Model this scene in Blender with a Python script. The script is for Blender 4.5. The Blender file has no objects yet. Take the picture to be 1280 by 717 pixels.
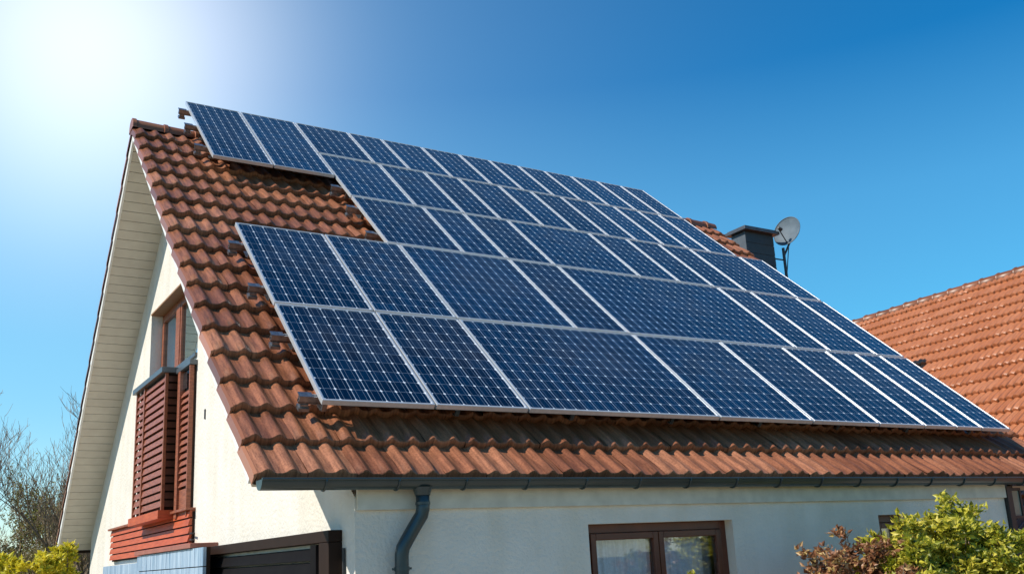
import bpy, math, random
from mathutils import Vector, Matrix, noise
C = bpy.context.scene
col = C.collection
PI = math.pi
rnd = random.Random(7)

# ------------------------------------------------------------------ camera
yaw, pitch, roll, F = -0.551, 0.2397, -0.0517, 1194.93
cam = bpy.data.cameras.new('camera'); co = bpy.data.objects.new('camera', cam); col.objects.link(co)
fwd = Vector((math.sin(-yaw)*math.cos(pitch), math.cos(yaw)*math.cos(pitch), math.sin(pitch)))
rt = Vector((math.cos(yaw), math.sin(yaw), 0)); up = rt.cross(fwd)
R2 = rt*math.cos(roll)+up*math.sin(roll); U2 = -rt*math.sin(roll)+up*math.cos(roll)
co.matrix_world = Matrix(((R2.x, U2.x, -fwd.x, -1.9311), (R2.y, U2.y, -fwd.y, -6.6231), (R2.z, U2.z, -fwd.z, -0.6125), (0, 0, 0, 1)))
cam.sensor_width = 36; cam.lens = F/1280*36; cam.shift_y = 47.3/1280; cam.clip_end = 2000
C.camera = co
C.render.resolution_x = 1024; C.render.resolution_y = 573

# ------------------------------------------------------------------ sun and sky
SUN = Vector((-1.6, 0.15, 1.46)).normalized()
sun = bpy.data.lights.new('sun', 'SUN'); sun.energy = 5.0; sun.angle = math.radians(.5); sun.color = (1, .93, .82)
so = bpy.data.objects.new('sun', sun); col.objects.link(so); so.rotation_euler = SUN.to_track_quat('Z', 'Y').to_euler()
w = bpy.data.worlds.new('World'); C.world = w; w.use_nodes = True
nt = w.node_tree; N = nt.nodes; Lk = nt.links
sky = N.new('ShaderNodeTexSky'); sky.sky_type = 'NISHITA'; sky.sun_disc = False
sky.sun_elevation = math.asin(SUN.z); sky.sun_rotation = math.atan2(SUN.x, SUN.y)
sky.air_density = 1.0; sky.dust_density = .3; sky.ozone_density = 2.0; sky.altitude = 200
bg = N['Background']; bg.inputs[1].default_value = .09
hsv = N.new('ShaderNodeHueSaturation'); hsv.inputs['Saturation'].default_value = 1.7; hsv.inputs['Hue'].default_value = .494; hsv.inputs['Value'].default_value = 1.15
Lk.new(sky.outputs[0], hsv.inputs['Color'])
# hazy brightness of the air low in the west-north-west, fixed to the sky itself
tc = N.new('ShaderNodeTexCoord')
def lobe(dirv, power, color, src):
    d = N.new('ShaderNodeVectorMath'); d.operation = 'DOT_PRODUCT'; d.inputs[1].default_value = Vector(dirv).normalized()
    nn = N.new('ShaderNodeVectorMath'); nn.operation = 'NORMALIZE'
    Lk.new(tc.outputs['Generated'], nn.inputs[0]); Lk.new(nn.outputs[0], d.inputs[0])
    m = N.new('ShaderNodeMath'); m.operation = 'MAXIMUM'; m.inputs[1].default_value = 0; Lk.new(d.outputs['Value'], m.inputs[0])
    p = N.new('ShaderNodeMath'); p.operation = 'POWER'; p.inputs[1].default_value = power; Lk.new(m.outputs[0], p.inputs[0])
    mx = N.new('ShaderNodeMix'); mx.data_type = 'RGBA'; mx.blend_type = 'ADD'; mx.clamp_factor = False
    Lk.new(p.outputs[0], mx.inputs[0]); Lk.new(src, mx.inputs[6]); mx.inputs[7].default_value = (*color, 1)
    return mx.outputs[2]
s = lobe((.09, .87, .48), 80, (8, 7.2, 6.0), hsv.outputs[0])
s = lobe((.03, .87, .42), 9, (1.6, 1.9, 1.8), s)
# paler air towards the horizon, by elevation
sz = N.new('ShaderNodeSeparateXYZ'); Lk.new(tc.outputs['Generated'], sz.inputs[0])
hr = N.new('ShaderNodeValToRGB'); Lk.new(sz.outputs[2], hr.inputs[0])
for i_ in range(3): hr.color_ramp.elements.new(.5)
for e_, (p_, c_) in zip(hr.color_ramp.elements, ((0, (.15, .24, .27)), (.2, (.12, .24, .27)), (.33, (.08, .19, .27)), (.46, (.01, .06, .16)), (1, (0, .0, .03)))):
    e_.position = p_; e_.color = (*c_, 1)
hm = N.new('ShaderNodeMix'); hm.data_type = 'RGBA'; hm.blend_type = 'ADD'; hm.clamp_factor = False; hm.inputs[0].default_value = 10
Lk.new(s, hm.inputs[6]); Lk.new(hr.outputs[0], hm.inputs[7]); s = hm.outputs[2]
Lk.new(s, bg.inputs[0])
C.view_settings.view_transform = 'Standard'; C.view_settings.look = 'None'; C.view_settings.exposure = .12; C.view_settings.gamma = 1

# ------------------------------------------------------------------ materials
def mat(name):
    m = bpy.data.materials.new(name); m.use_nodes = True
    return m, m.node_tree, m.node_tree.nodes['Principled BSDF']
def ramp(t, stops):
    r = t.nodes.new('ShaderNodeValToRGB'); e = r.color_ramp.elements
    while len(e) < len(stops): e.new(.5)
    for i, (p, c) in enumerate(stops): e[i].position = p; e[i].color = (*c, 1)
    return r
def simple(name, c1, c2=None, scale=8, rough=.6, metal=0, bump=0, bscale=60, spec=.5, detail=6, stretch=None):
    m, t, b = mat(name); c2 = c2 or tuple(x*.8 for x in c1)
    tcn = t.nodes.new('ShaderNodeTexCoord'); mp = t.nodes.new('ShaderNodeMapping'); t.links.new(tcn.outputs['Object'], mp.inputs[0])
    if stretch: mp.inputs['Scale'].default_value = stretch
    n = t.nodes.new('ShaderNodeTexNoise'); n.inputs['Scale'].default_value = scale; n.inputs['Detail'].default_value = detail
    t.links.new(mp.outputs[0], n.inputs['Vector'])
    r = ramp(t, [(.3, c2), (.7, c1)]); t.links.new(n.outputs[0], r.inputs[0]); t.links.new(r.outputs[0], b.inputs['Base Color'])
    b.inputs['Roughness'].default_value = rough; b.inputs['Metallic'].default_value = metal; b.inputs['Specular IOR Level'].default_value = spec
    if bump:
        n2 = t.nodes.new('ShaderNodeTexNoise'); n2.inputs['Scale'].default_value = bscale; n2.inputs['Detail'].default_value = 4
        t.links.new(mp.outputs[0], n2.inputs['Vector'])
        bp = t.nodes.new('ShaderNodeBump'); bp.inputs['Strength'].default_value = bump; bp.inputs['Distance'].default_value = .01
        t.links.new(n2.outputs[0], bp.inputs['Height']); t.links.new(bp.outputs[0], b.inputs['Normal'])
    return m
def tile_mat(name, ca, cb, cc, dirt, roll_shade=0):
    m, t, b = mat(name)
    uv = t.nodes.new('ShaderNodeUVMap')
    fl = t.nodes.new('ShaderNodeVectorMath'); fl.operation = 'FLOOR'; t.links.new(uv.outputs[0], fl.inputs[0])
    wn = t.nodes.new('ShaderNodeTexWhiteNoise'); wn.noise_dimensions = '2D'; t.links.new(fl.outputs[0], wn.inputs['Vector'])
    r = ramp(t, [(0, ca), (.55, cb), (1, cc)]); t.links.new(wn.outputs[0], r.inputs[0])
    mp = t.nodes.new('ShaderNodeMapping'); mp.inputs['Scale'].default_value = (9, .9, 1); t.links.new(uv.outputs[0], mp.inputs[0])
    n = t.nodes.new('ShaderNodeTexNoise'); n.inputs['Scale'].default_value = 1.6; n.inputs['Detail'].default_value = 9; n.inputs['Roughness'].default_value = .65
    t.links.new(mp.outputs[0], n.inputs['Vector'])
    r2 = ramp(t, [(.36, (dirt,)*3), (.6, (1, 1, 1))]); t.links.new(n.outputs[0], r2.inputs[0])
    mx = t.nodes.new('ShaderNodeMix'); mx.data_type = 'RGBA'; mx.blend_type = 'MULTIPLY'; mx.inputs[0].default_value = 1
    t.links.new(r.outputs[0], mx.inputs[6]); t.links.new(r2.outputs[0], mx.inputs[7])
    n3 = t.nodes.new('ShaderNodeTexNoise'); n3.inputs['Scale'].default_value = 26; n3.inputs['Detail'].default_value = 6
    t.links.new(uv.outputs[0], n3.inputs['Vector'])
    r3 = ramp(t, [(.35, (.72, .7, .68)), (.55, (1, 1, 1)), (.75, (1.0, 1.0, 1.0))]); t.links.new(n3.outputs[0], r3.inputs[0])
    mx2 = t.nodes.new('ShaderNodeMix'); mx2.data_type = 'RGBA'; mx2.blend_type = 'MULTIPLY'; mx2.inputs[0].default_value = 1
    t.links.new(mx.outputs[2], mx2.inputs[6]); t.links.new(r3.outputs[0], mx2.inputs[7])
    outc = mx2.outputs[2]
    if roll_shade:   # shading of the rolls, painted as darker stripes in the pans
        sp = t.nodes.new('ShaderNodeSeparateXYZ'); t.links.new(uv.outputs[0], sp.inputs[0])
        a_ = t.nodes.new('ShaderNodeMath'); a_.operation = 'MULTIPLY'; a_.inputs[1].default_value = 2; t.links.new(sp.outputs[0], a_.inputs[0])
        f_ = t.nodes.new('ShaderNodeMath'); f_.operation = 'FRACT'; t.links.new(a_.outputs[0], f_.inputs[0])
        r4 = ramp(t, [(0, (roll_shade,)*3), (.14, (1, 1, 1)), (.72, (1, 1, 1)), (.86, (roll_shade,)*3)]); t.links.new(f_.outputs[0], r4.inputs[0])
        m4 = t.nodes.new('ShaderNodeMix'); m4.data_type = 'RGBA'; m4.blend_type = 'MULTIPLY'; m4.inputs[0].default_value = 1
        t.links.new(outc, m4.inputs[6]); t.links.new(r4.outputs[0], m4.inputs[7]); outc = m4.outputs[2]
    t.links.new(outc, b.inputs['Base Color']); b.inputs['Roughness'].default_value = .36; b.inputs['Specular IOR Level'].default_value = .35
    bp = t.nodes.new('ShaderNodeBump'); bp.inputs['Strength'].default_value = .22; bp.inputs['Distance'].default_value = .006
    t.links.new(n3.outputs[0], bp.inputs['Height']); t.links.new(bp.outputs[0], b.inputs['Normal'])
    return m
M = {}
M['tile'] = tile_mat('terracotta tile', (.26, .094, .046), (.39, .148, .072), (.49, .205, .108), .46)
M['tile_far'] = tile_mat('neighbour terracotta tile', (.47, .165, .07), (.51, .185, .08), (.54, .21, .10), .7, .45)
M['stucco'] = simple('cream stucco', (.74, .70, .63), (.67, .635, .57), scale=3, rough=.9, bump=1.0, bscale=30, spec=.2)
def stain(m, amt):
    t = m.node_tree; b = t.nodes['Principled BSDF']; src = b.inputs['Base Color'].links[0].from_socket
    tcn = t.nodes.new('ShaderNodeTexCoord'); mp = t.nodes.new('ShaderNodeMapping'); mp.inputs['Scale'].default_value = (2.6, 2.6, .5); t.links.new(tcn.outputs['Object'], mp.inputs[0])
    n = t.nodes.new('ShaderNodeTexNoise'); n.inputs['Scale'].default_value = 1.3; n.inputs['Detail'].default_value = 7; t.links.new(mp.outputs[0], n.inputs['Vector'])
    r = ramp(t, [(.38, (amt, amt*.985, amt*.95)), (.62, (1, 1, 1))]); t.links.new(n.outputs[0], r.inputs[0])
    x = t.nodes.new('ShaderNodeMix'); x.data_type = 'RGBA'; x.blend_type = 'MULTIPLY'; x.inputs[0].default_value = 1
    t.links.new(src, x.inputs[6]); t.links.new(r.outputs[0], x.inputs[7]); t.links.new(x.outputs[2], b.inputs['Base Color'])
stain(M['stucco'], .94)
M['band'] = simple('painted band', (.68, .64, .54), rough=.8)
M['soffit'] = simple('cream soffit board', (.64, .59, .51), (.56, .51, .44), scale=5, rough=.7)
M['white'] = simple('white painted board', (.82, .80, .76), rough=.5)
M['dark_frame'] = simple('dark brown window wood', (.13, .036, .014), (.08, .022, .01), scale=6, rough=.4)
M['wood'] = simple('reddish brown stained wood', (.34, .105, .042), (.2, .055, .022), scale=6, rough=.4, stretch=(1, 1, 6))
M['slat'] = simple('weathered red brown slat', (.36, .115, .055), (.17, .05, .025), scale=5, rough=.45, stretch=(3, 2, 14))
M['orange'] = simple('orange red cladding', (.52, .10, .028), (.36, .065, .02), scale=4, rough=.5, stretch=(1, 1, 8))
M['dark_wood'] = simple('dark brown metal frame', (.028, .015, .010), rough=.6, spec=.15)
M['black'] = simple('black shutter slat', (.007, .006, .007), (.010, .009, .009), rough=.75, spec=.08)
M['gutter'] = simple('dark grey green gutter metal', (.03, .048, .052), (.02, .035, .04), scale=5, rough=.32, spec=.6)
M['flash'] = simple('grey zinc flashing', (.12, .14, .16), rough=.4, metal=.4)
M['alu'] = simple('aluminium frame', (.72, .74, .76), (.62, .64, .66), scale=30, rough=.35, metal=.5)
M['rail'] = simple('grey mounting rail', (.34, .36, .38), (.16, .17, .19), scale=25, rough=.3, metal=.8)
M['backsheet'] = simple('panel back sheet', (.3, .3, .3), rough=.8)
M['blue_plank'] = simple('pale blue plank', (.50, .62, .74), (.16, .27, .40), scale=2.2, rough=.3, stretch=(3, 9, .7), detail=9)
M['slate'] = simple('dark slate cladding', (.022, .03, .036), (.014, .02, .026), scale=12, rough=.5)
M['chim_light'] = simple('lighter grey side', (.09, .11, .13), rough=.5)  # left chimney face, a lighter grey than the slate
M['capmetal'] = simple('chimney cap metal', (.10, .11, .12), (.07, .07, .08), rough=.4, metal=.3)
M['dish'] = simple('dish grey metal', (.13, .17, .20), (.09, .12, .145), rough=.6, spec=.3)
M['pole'] = simple('dark steel pole', (.05, .055, .06), rough=.5, metal=.3)
M['interior'] = simple('interior plaster', (.25, .22, .19), rough=.9)
M['curtain'] = simple('white lace curtain', (.82, .83, .84), (.66, .68, .7), scale=40, rough=.9)
M['bark'] = simple('grey brown bark', (.27, .2, .13), (.15, .11, .07), scale=20, rough=.9)
M['hook'] = simple('dark hook metal', (.03, .03, .03), rough=.5)
def leaf_mat(name, stops, trans=.35):
    m, t, b = mat(name)
    g = t.nodes.new('ShaderNodeNewGeometry'); r = ramp(t, stops); t.links.new(g.outputs['Random Per Island'], r.inputs[0])
    t.links.new(r.outputs[0], b.inputs['Base Color']); b.inputs['Roughness'].default_value = .45
    tr = t.nodes.new('ShaderNodeBsdfTranslucent'); t.links.new(r.outputs[0], tr.inputs[0])
    mx = t.nodes.new('ShaderNodeMixShader'); mx.inputs[0].default_value = trans
    t.links.new(b.outputs[0], mx.inputs[1]); t.links.new(tr.outputs[0], mx.inputs[2]); t.links.new(mx.outputs[0], t.nodes['Material Output'].inputs[0])
    return m
M['leaf_y'] = leaf_mat('yellow green leaf', [(0, (.16, .19, .015)), (.35, (.40, .38, .03)), (.75, (.62, .54, .05)), (1, (.72, .6, .1))])
M['leaf_gold'] = leaf_mat('golden spring leaf', [(0, (.30, .32, .02)), (.35, (.62, .54, .03)), (1, (.85, .72, .06))])
M['leaf_g'] = leaf_mat('fresh green leaf', [(0, (.09, .12, .012)), (.4, (.30, .32, .02)), (.75, (.60, .54, .05)), (1, (.72, .62, .09))])
M['leaf_b'] = leaf_mat('copper brown leaf', [(0, (.13, .05, .02)), (.45, (.32, .13, .055)), (.8, (.50, .27, .14)), (1, (.62, .45, .15))])
M['leaf_o'] = leaf_mat('olive bud leaf', [(0, (.14, .13, .03)), (.6, (.26, .24, .05)), (1, (.42, .38, .07))])
M['leaf_d'] = leaf_mat('dark hedge leaf', [(0, (.05, .055, .018)), (.6, (.13, .12, .035)), (1, (.24, .17, .06))])
def glass_mat(name, tint, mixf, gc=(.95, .97, 1)):
    m = bpy.data.materials.new(name); m.use_nodes = True; t = m.node_tree; t.nodes.remove(t.nodes['Principled BSDF'])
    a = t.nodes.new('ShaderNodeBsdfTransparent'); a.inputs[0].default_value = (*tint, 1)
    g = t.nodes.new('ShaderNodeBsdfGlossy'); g.inputs['Roughness'].default_value = .015; g.inputs[0].default_value = (*gc, 1)
    f = t.nodes.new('ShaderNodeFresnel'); f.inputs[0].default_value = 1.5
    ad = t.nodes.new('ShaderNodeMath'); ad.operation = 'MULTIPLY_ADD'; ad.inputs[1].default_value = .9; ad.inputs[2].default_value = mixf; ad.use_clamp = True
    t.links.new(f.outputs[0], ad.inputs[0])
    x = t.nodes.new('ShaderNodeMixShader'); t.links.new(ad.outputs[0], x.inputs[0]); t.links.new(a.outputs[0], x.inputs[1]); t.links.new(g.outputs[0], x.inputs[2])
    t.links.new(x.outputs[0], t.nodes['Material Output'].inputs[0]); return m
M['glass'] = glass_mat('window glass', (.95, .97, 1.0), .0)
M['glass_sky'] = glass_mat('sky tinted window glass', (.3, .34, .38), .9, (.58, .82, 1.0))  # blue gloss tint stands in for sky mirrored in the panes

def cell_mat():
    m, t, b = mat('blue silicon cells under glass')
    ns, lk = t.nodes, t.links
    def mth(op, a, bb=None, c=None, clamp=False):
        n = ns.new('ShaderNodeMath'); n.operation = op; n.use_clamp = clamp
        for i, v in enumerate((a, bb, c)):
            if v is None: continue
            if isinstance(v, (int, float)): n.inputs[i].default_value = v
            else: lk.new(v, n.inputs[i])
        return n.outputs[0]
    uv = ns.new('ShaderNodeUVMap'); sp = ns.new('ShaderNodeSeparateXYZ'); lk.new(uv.outputs[0], sp.inputs[0])
    U, V = sp.outputs[0], sp.outputs[1]
    fx = mth('FRACT', U); fy = mth('FRACT', V)
    dx = mth('SUBTRACT', .5, mth('ABSOLUTE', mth('SUBTRACT', fx, .5)))   # distance to the cell edge
    dy = mth('SUBTRACT', .5, mth('ABSOLUTE', mth('SUBTRACT', fy, .5)))
    gx = mth('LESS_THAN', dx, .022); gy = mth('LESS_THAN', dy, .013)
    dia = mth('LESS_THAN', mth('ADD', dx, dy), .105)
    b1 = mth('LESS_THAN', mth('ABSOLUTE', mth('SUBTRACT', fx, .27)), .011)
    b2 = mth('LESS_THAN', mth('ABSOLUTE', mth('SUBTRACT', fx, .73)), .011)
    bus = mth('MAXIMUM', b1, b2)
    fl = ns.new('ShaderNodeVectorMath'); fl.operation = 'FLOOR'; lk.new(uv.outputs[0], fl.inputs[0])
    wn = ns.new('ShaderNodeTexWhiteNoise'); wn.noise_dimensions = '2D'; lk.new(fl.outputs[0], wn.inputs['Vector'])
    vo = ns.new('ShaderNodeTexVoronoi'); vo.inputs['Scale'].default_value = 7; lk.new(uv.outputs[0], vo.inputs['Vector'])
    vs = ns.new('ShaderNodeSeparateColor'); lk.new(vo.outputs['Color'], vs.inputs[0])
    oi = ns.new('ShaderNodeObjectInfo')
    k = mth('ADD', mth('ADD', mth('MULTIPLY', wn.outputs[0], .4), mth('MULTIPLY', vs.outputs[0], .25)), mth('MULTIPLY', oi.outputs['Random'], .4))
    r = ramp(t, [(.1, (.001, .004, .016)), (.5, (.0015, .013, .040)), (.9, (.002, .028, .080))]); lk.new(k, r.inputs[0])
    def over(base, fac, colr, f):
        mx = ns.new('ShaderNodeMix'); mx.data_type = 'RGBA'; lk.new(mth('MULTIPLY', fac, f), mx.inputs[0]); lk.new(base, mx.inputs[6]); mx.inputs[7].default_value = (*colr, 1)
        return mx.outputs[2]
    c = over(r.outputs[0], bus, (.30, .38, .48), .55)
    c = over(c, gy, (.35, .45, .58), .5)
    c = over(c, gx, (.55, .64, .74), .75)
    c = over(c, dia, (.85, .90, .95), .95)
    dn = ns.new('ShaderNodeTexNoise'); dn.inputs['Scale'].default_value = .9; dn.inputs['Detail'].default_value = 5
    tcx = ns.new('ShaderNodeTexCoord'); lk.new(tcx.outputs['Object'], dn.inputs['Vector'])
    dd_ = mth('MULTIPLY', mth('SUBTRACT', mth('MULTIPLY', dn.outputs[0], 1.0), .48, clamp=True), .35)
    dm = ns.new('ShaderNodeMix'); dm.data_type = 'RGBA'; lk.new(dd_, dm.inputs[0]); lk.new(c, dm.inputs[6]); dm.inputs[7].default_value = (.25, .24, .22, 1)
    lk.new(dm.outputs[2], b.inputs['Base Color']); rr = ns.new('ShaderNodeMapRange'); rr.inputs[3].default_value = .05; rr.inputs[4].default_value = .2; lk.new(dn.outputs[0], rr.inputs[0]); lk.new(rr.outputs[0], b.inputs['Roughness'])
    b.inputs['Specular IOR Level'].default_value = .45
    return m
M['cell'] = cell_mat()

# ------------------------------------------------------------------ builders
class MB:
    def __init__(s): s.v = []; s.f = []; s.uv = []; s.hasuv = False
    def add(s, vs, fs, uvs=None):
        b = len(s.v); s.v += [tuple(x) for x in vs]; s.f += [tuple(i+b for i in f) for f in fs]
        if uvs: s.hasuv = True
        s.uv += list(uvs) if uvs else [(0, 0)]*len(vs)
    def box(s, x0, x1, y0, y1, z0, z1):
        s.hexa([(x0, y0, z0), (x1, y0, z0), (x1, y1, z0), (x0, y1, z0), (x0, y0, z1), (x1, y0, z1), (x1, y1, z1), (x0, y1, z1)])
    def hexa(s, p):
        s.add(p, [(3, 2, 1, 0), (4, 5, 6, 7), (0, 1, 5, 4), (1, 2, 6, 5), (2, 3, 7, 6), (3, 0, 4, 7)])
    def tube(s, pts, rad, n=8, cap=True):
        pts = [Vector(p) for p in pts]; rads = rad if isinstance(rad, (list, tuple)) else [rad]*len(pts)
        vs = []; fs = []; prev = None
        for i, p in enumerate(pts):
            d = (pts[min(i+1, len(pts)-1)]-pts[max(i-1, 0)]).normalized()
            a = prev - d*prev.dot(d) if prev is not None else d.orthogonal()
            if a.length < 1e-5: a = d.orthogonal()
            a.normalize(); prev = a; bb = d.cross(a)
            for k in range(n):
                q = 2*PI*k/n; vs.append(p+(a*math.cos(q)+bb*math.sin(q))*rads[i])
        for i in range(len(pts)-1):
            for k in range(n): fs.append((i*n+k, i*n+(k+1) % n, (i+1)*n+(k+1) % n, (i+1)*n+k))
        if cap: fs.append(tuple(range(n-1, -1, -1))); fs.append(tuple(range((len(pts)-1)*n, len(pts)*n)))
        s.add(vs, fs)
    def build(s, name, m, parent=None, smooth=False, bevel=0):
        me = bpy.data.meshes.new(name); me.from_pydata(s.v, [], s.f); me.materials.append(m)
        if s.hasuv:
            ul = me.uv_layers.new(name='UVMap')
            for l in me.loops: ul.data[l.index].uv = s.uv[l.vertex_index]
        if smooth:
            for p in me.polygons: p.use_smooth = True
        me.update()
        o = bpy.data.objects.new(name, me); col.objects.link(o)
        if parent: o.parent = parent
        if bevel:
            bv = o.modifiers.new('bevel', 'BEVEL'); bv.width = bevel; bv.segments = 2; bv.limit_method = 'ANGLE'
        return o
def tag(o, label=None, cat=None, group=None, kind=None):
    if label: o['label'] = label
    if cat: o['category'] = cat
    if group: o['group'] = group
    if kind: o['kind'] = kind
    return o
def thing(name, label, cat, group=None, loc=(0, 0, 0)):
    o = bpy.data.objects.new(name, None); o.location = loc; o.empty_display_size = .2; col.objects.link(o)
    return tag(o, label, cat, group)
def boxo(name, m, parent, *a, bevel=0):
    b = MB(); b.box(*a); return b.build(name, m, parent, bevel=bevel)

# ------------------------------------------------------------------ frame of the roof
TH = 0.7264; ct, st = math.cos(TH), math.sin(TH); LS = 7.8; YR = LS*ct; ZR = LS*st; XR = 10.164
OW = 0.747; WY = 0.064; GZ = -2.9
def fr(x, s, h=0): return Vector((x, s*ct-h*st, s*st+h*ct))
def bk(x, s, h=0): return Vector((x, 2*YR-(s*ct-h*st), s*st+h*ct))      # mirrored slope, same eave height

def hump(t, A):
    t = t % 1.0; d = abs(t-.38)/.34
    return A*(math.cos(PI*d/2)**1.5 if d < 1 else 0)
def tiles(pos, ulen, slen, per=.1815, course=.433, A=.037, lip=.054, samp=8, seed=1, s0=0, jit=1.0, verge=(True, True), skip=None):
    """pos(u,s,h) -> point. every tile is a strip of its own with two rolls, all in one mesh"""
    R = random.Random(seed); mb = MB(); tw = 2*per
    nt_ = math.ceil(ulen/tw); nc = math.ceil(slen/course)
    prof_n = 2*samp
    for c in range(nc):
        sa = s0+c*course; sb = min(sa+course+.03, s0+slen)
        if sb-sa < .08: continue
        off = 0
        for i in range(nt_):
            if skip and skip(i, c): continue
            u0 = i*tw; u1 = min(u0+tw, ulen)
            dz = R.uniform(-.004, .005)*jit; ds = R.uniform(-.008, .008)*jit; tilt = R.uniform(-.005, .005)*jit; lz = R.uniform(-.004, .008)*jit
            vs = []; uvs = []; fs = []
            cols = []
            for k in range(prof_n+1):
                u = u0+(u1-u0)*k/prof_n; q = (u % tw)/tw if k < prof_n else 1.0
                pr = hump((u-u0)/per if k < prof_n else .0, A)
                tl = tilt*(k/prof_n-.5)
                w_ = .006*math.sin(u*3.1+c)*jit
                sl = sa+ds+w_-.25*pr*0
                rows = [(sl+.004, pr-.014+tl), (sl, lip+pr*1.0+dz+tl+lz-.016), (sl+.012, lip+pr+dz+tl+lz), (sl+.15, lip*.78+pr+dz+tl), (sb, pr*.97+dz*.3-.004)]
                for s_, h_ in rows:
                    vs.append(pos(u, s_, h_)); uvs.append((i+(k/prof_n)*.98+.01, c+max(.01, min(.98, (s_-sa)/course))))
            for k in range(prof_n):
                for r_ in range(4):
                    a = k*5+r_; fs.append((a, a+5, a+6, a+1))
            # the butt of the tile is split from its top for a crisp edge
            mb.add(vs, fs, uvs)
            if (i == 0 and verge[0]) or (i == nt_-1 and verge[1]):
                ue = u0 if i == 0 else u1; sg = -1 if i == 0 else 1
                kk = 0 if i == 0 else prof_n
                top = [vs[kk*5+r_] for r_ in (1, 2, 3, 4)]
                va = []; ua = []
                for (s_, h_) in ((sl, lip-.016), (sl+.012, lip), (sl+.15, lip*.8), (sb, 0)):
                    va.append(pos(ue, s_, h_+.001)); va.append(pos(ue+sg*.022, s_, h_-.012)); va.append(pos(ue+sg*.026, s_, h_-.085))
                    ua += [(i+.5, c+.5), (i+.5, c+.5), (i+.5, c+.5)]
                ff = []
                for r_ in range(3):
                    for j in range(2):
                        a = r_*3+j; ff.append((a, a+3, a+4, a+1))
                ff.append((0, 1, 2)); 
                mb.add(va, ff, ua)
    return mb
def smooth_sharp(o, ang=50):
    me = o.data
    for p in me.polygons: p.use_smooth = True
    try: me.set_sharp_from_angle(angle=math.radians(ang))
    except Exception: pass

# ------------------------------------------------------------------ ground and distance
b = MB(); n = 40; S = 600
b.add([(-S, -S, GZ), (S, -S, GZ), (S, S, GZ), (-S, S, GZ)], [(0, 1, 2, 3)])
g = b.build('ground', simple('grass ground', (.06, .085, .025), (.09, .08, .04), scale=.8, rough=.95)); tag(g, kind='structure')
b = MB(); vs = []; fs = []
nx = 60
for i in range(nx+1):
    x = -200+i*8
    for j, (yy, zz) in enumerate(((150, GZ-.5), (190, 1), (240, 5), (320, 2))):
        vs.append((x, yy+10*noise.noise(Vector((i*.2, j, 0))), zz+(2.0*noise.noise(Vector((i*.13, j*2.1, 3))) if j else 0)))
for i in range(nx):
    for j in range(3): a = i*4+j; fs.append((a, a+4, a+5, a+1))
b.add(vs, fs); h = b.build('hills', simple('distant wooded hill', (.10, .12, .09), (.07, .09, .07), scale=.1, rough=1)); tag(h, kind='structure')

b = MB(); b.add([(-7, -7.5, GZ+.004), (14, -7.5, GZ+.004), (14, 0.06, GZ+.004), (.5, .06, GZ+.004), (.5, 9, GZ+.004), (-7, 9, GZ+.004)], [(0, 1, 2, 3), (0, 3, 4, 5)])
tag(b.build('bounce_paving', simple('sandy bounce paving', (.46, .38, .27), (.36, .29, .2), scale=3, rough=.9)), kind='structure')  # unseen paving, added to bounce warm light onto wall and soffit
# ------------------------------------------------------------------ the house
house = thing('house', 'cream stucco house with steep brown tiled roof covered in solar panels', 'house')
def slab(mb, f, x0, x1, s0, s1, h0, h1):
    P_ = [f(x0, s0, h0), f(x1, s0, h0), f(x1, s1, h0), f(x0, s1, h0), f(x0, s0, h1), f(x1, s0, h1), f(x1, s1, h1), f(x0, s1, h1)]
    mb.hexa(P_)
# roof surfaces
mb = tiles(lambda u, s, h: fr(u, s, h), XR, LS, seed=3)
roof = mb.build('roof', M['tile'], house); smooth_sharp(roof)
mb = tiles(lambda u, s, h: bk(XR-u, s, h), XR, LS, samp=4, seed=5, jit=.5)
rb = mb.build('back_slope', M['tile'], roof); smooth_sharp(rb)
mb = MB(); slab(mb, fr, .03, XR-.03, .12, LS-.1, -.12, -.02); slab(mb, bk, .03, XR-.03, .02, LS-.1, -.12, -.02)
mb.build('roof_deck', M['dark_wood'], roof)
# ridge tiles
mb = MB(); x = -.03; k = 0
while x < XR:
    vs = []; fs = []; uvs = []; x1 = min(x+.42, XR+.03); nn = 10; R0 = random.Random(k)
    dz = R0.uniform(-.006, .008)
    for (xx, r) in ((x, .128), (x+.004, .142), (x+.05, .142), (x+.06, .128), (x1+.02, .118)):
        for j in range(nn+1):
            a = PI*(-.06+1.12*j/nn); vs.append((xx, YR-math.cos(a)*r*1.05, ZR-.03+dz+math.sin(a)*r)); uvs.append((k+.5+.4*j/nn, k*3+.5))
    for r_ in range(4):
        for j in range(nn): a = r_*(nn+1)+j; fs.append((a, a+1, a+nn+2, a+nn+1))
    fs.append(tuple(range(nn+1)))
    mb.add(vs, fs, uvs); x += .40; k += 1
rc = mb.build('ridge_cap', M['tile'], roof); smooth_sharp(rc)
# barge boards, one per rake
for f_, s0_, s1_ in ((fr, .14, LS+.02), (bk, .0, LS-.12)):
    for xa_, xb_ in ((-.004, .024), (XR-.024, XR+.004)):
        mb = MB(); slab(mb, f_, xa_, xb_, s0_, s1_, -.125 if f_ is fr else -.165, -.03); mb.build('bargeboard', M['white'], roof)
# soffit boards under both overhangs of the left gable
mb = MB()
for f, smax, smin in ((fr, LS-.16, .14), (bk, LS-.16, .03)):
    s = smin
    while s < smax:
        slab(mb, f, .0265, OW+.05, s, min(s+.142, smax), -.155, -.125); s += .15
mb.build('soffit', M['soffit'], roof)
mb = MB(); slab(mb, bk, .0, OW, -.0, .03, -.19, -.03)
mb.build('eave_board', M['dark_wood'], roof)

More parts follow.
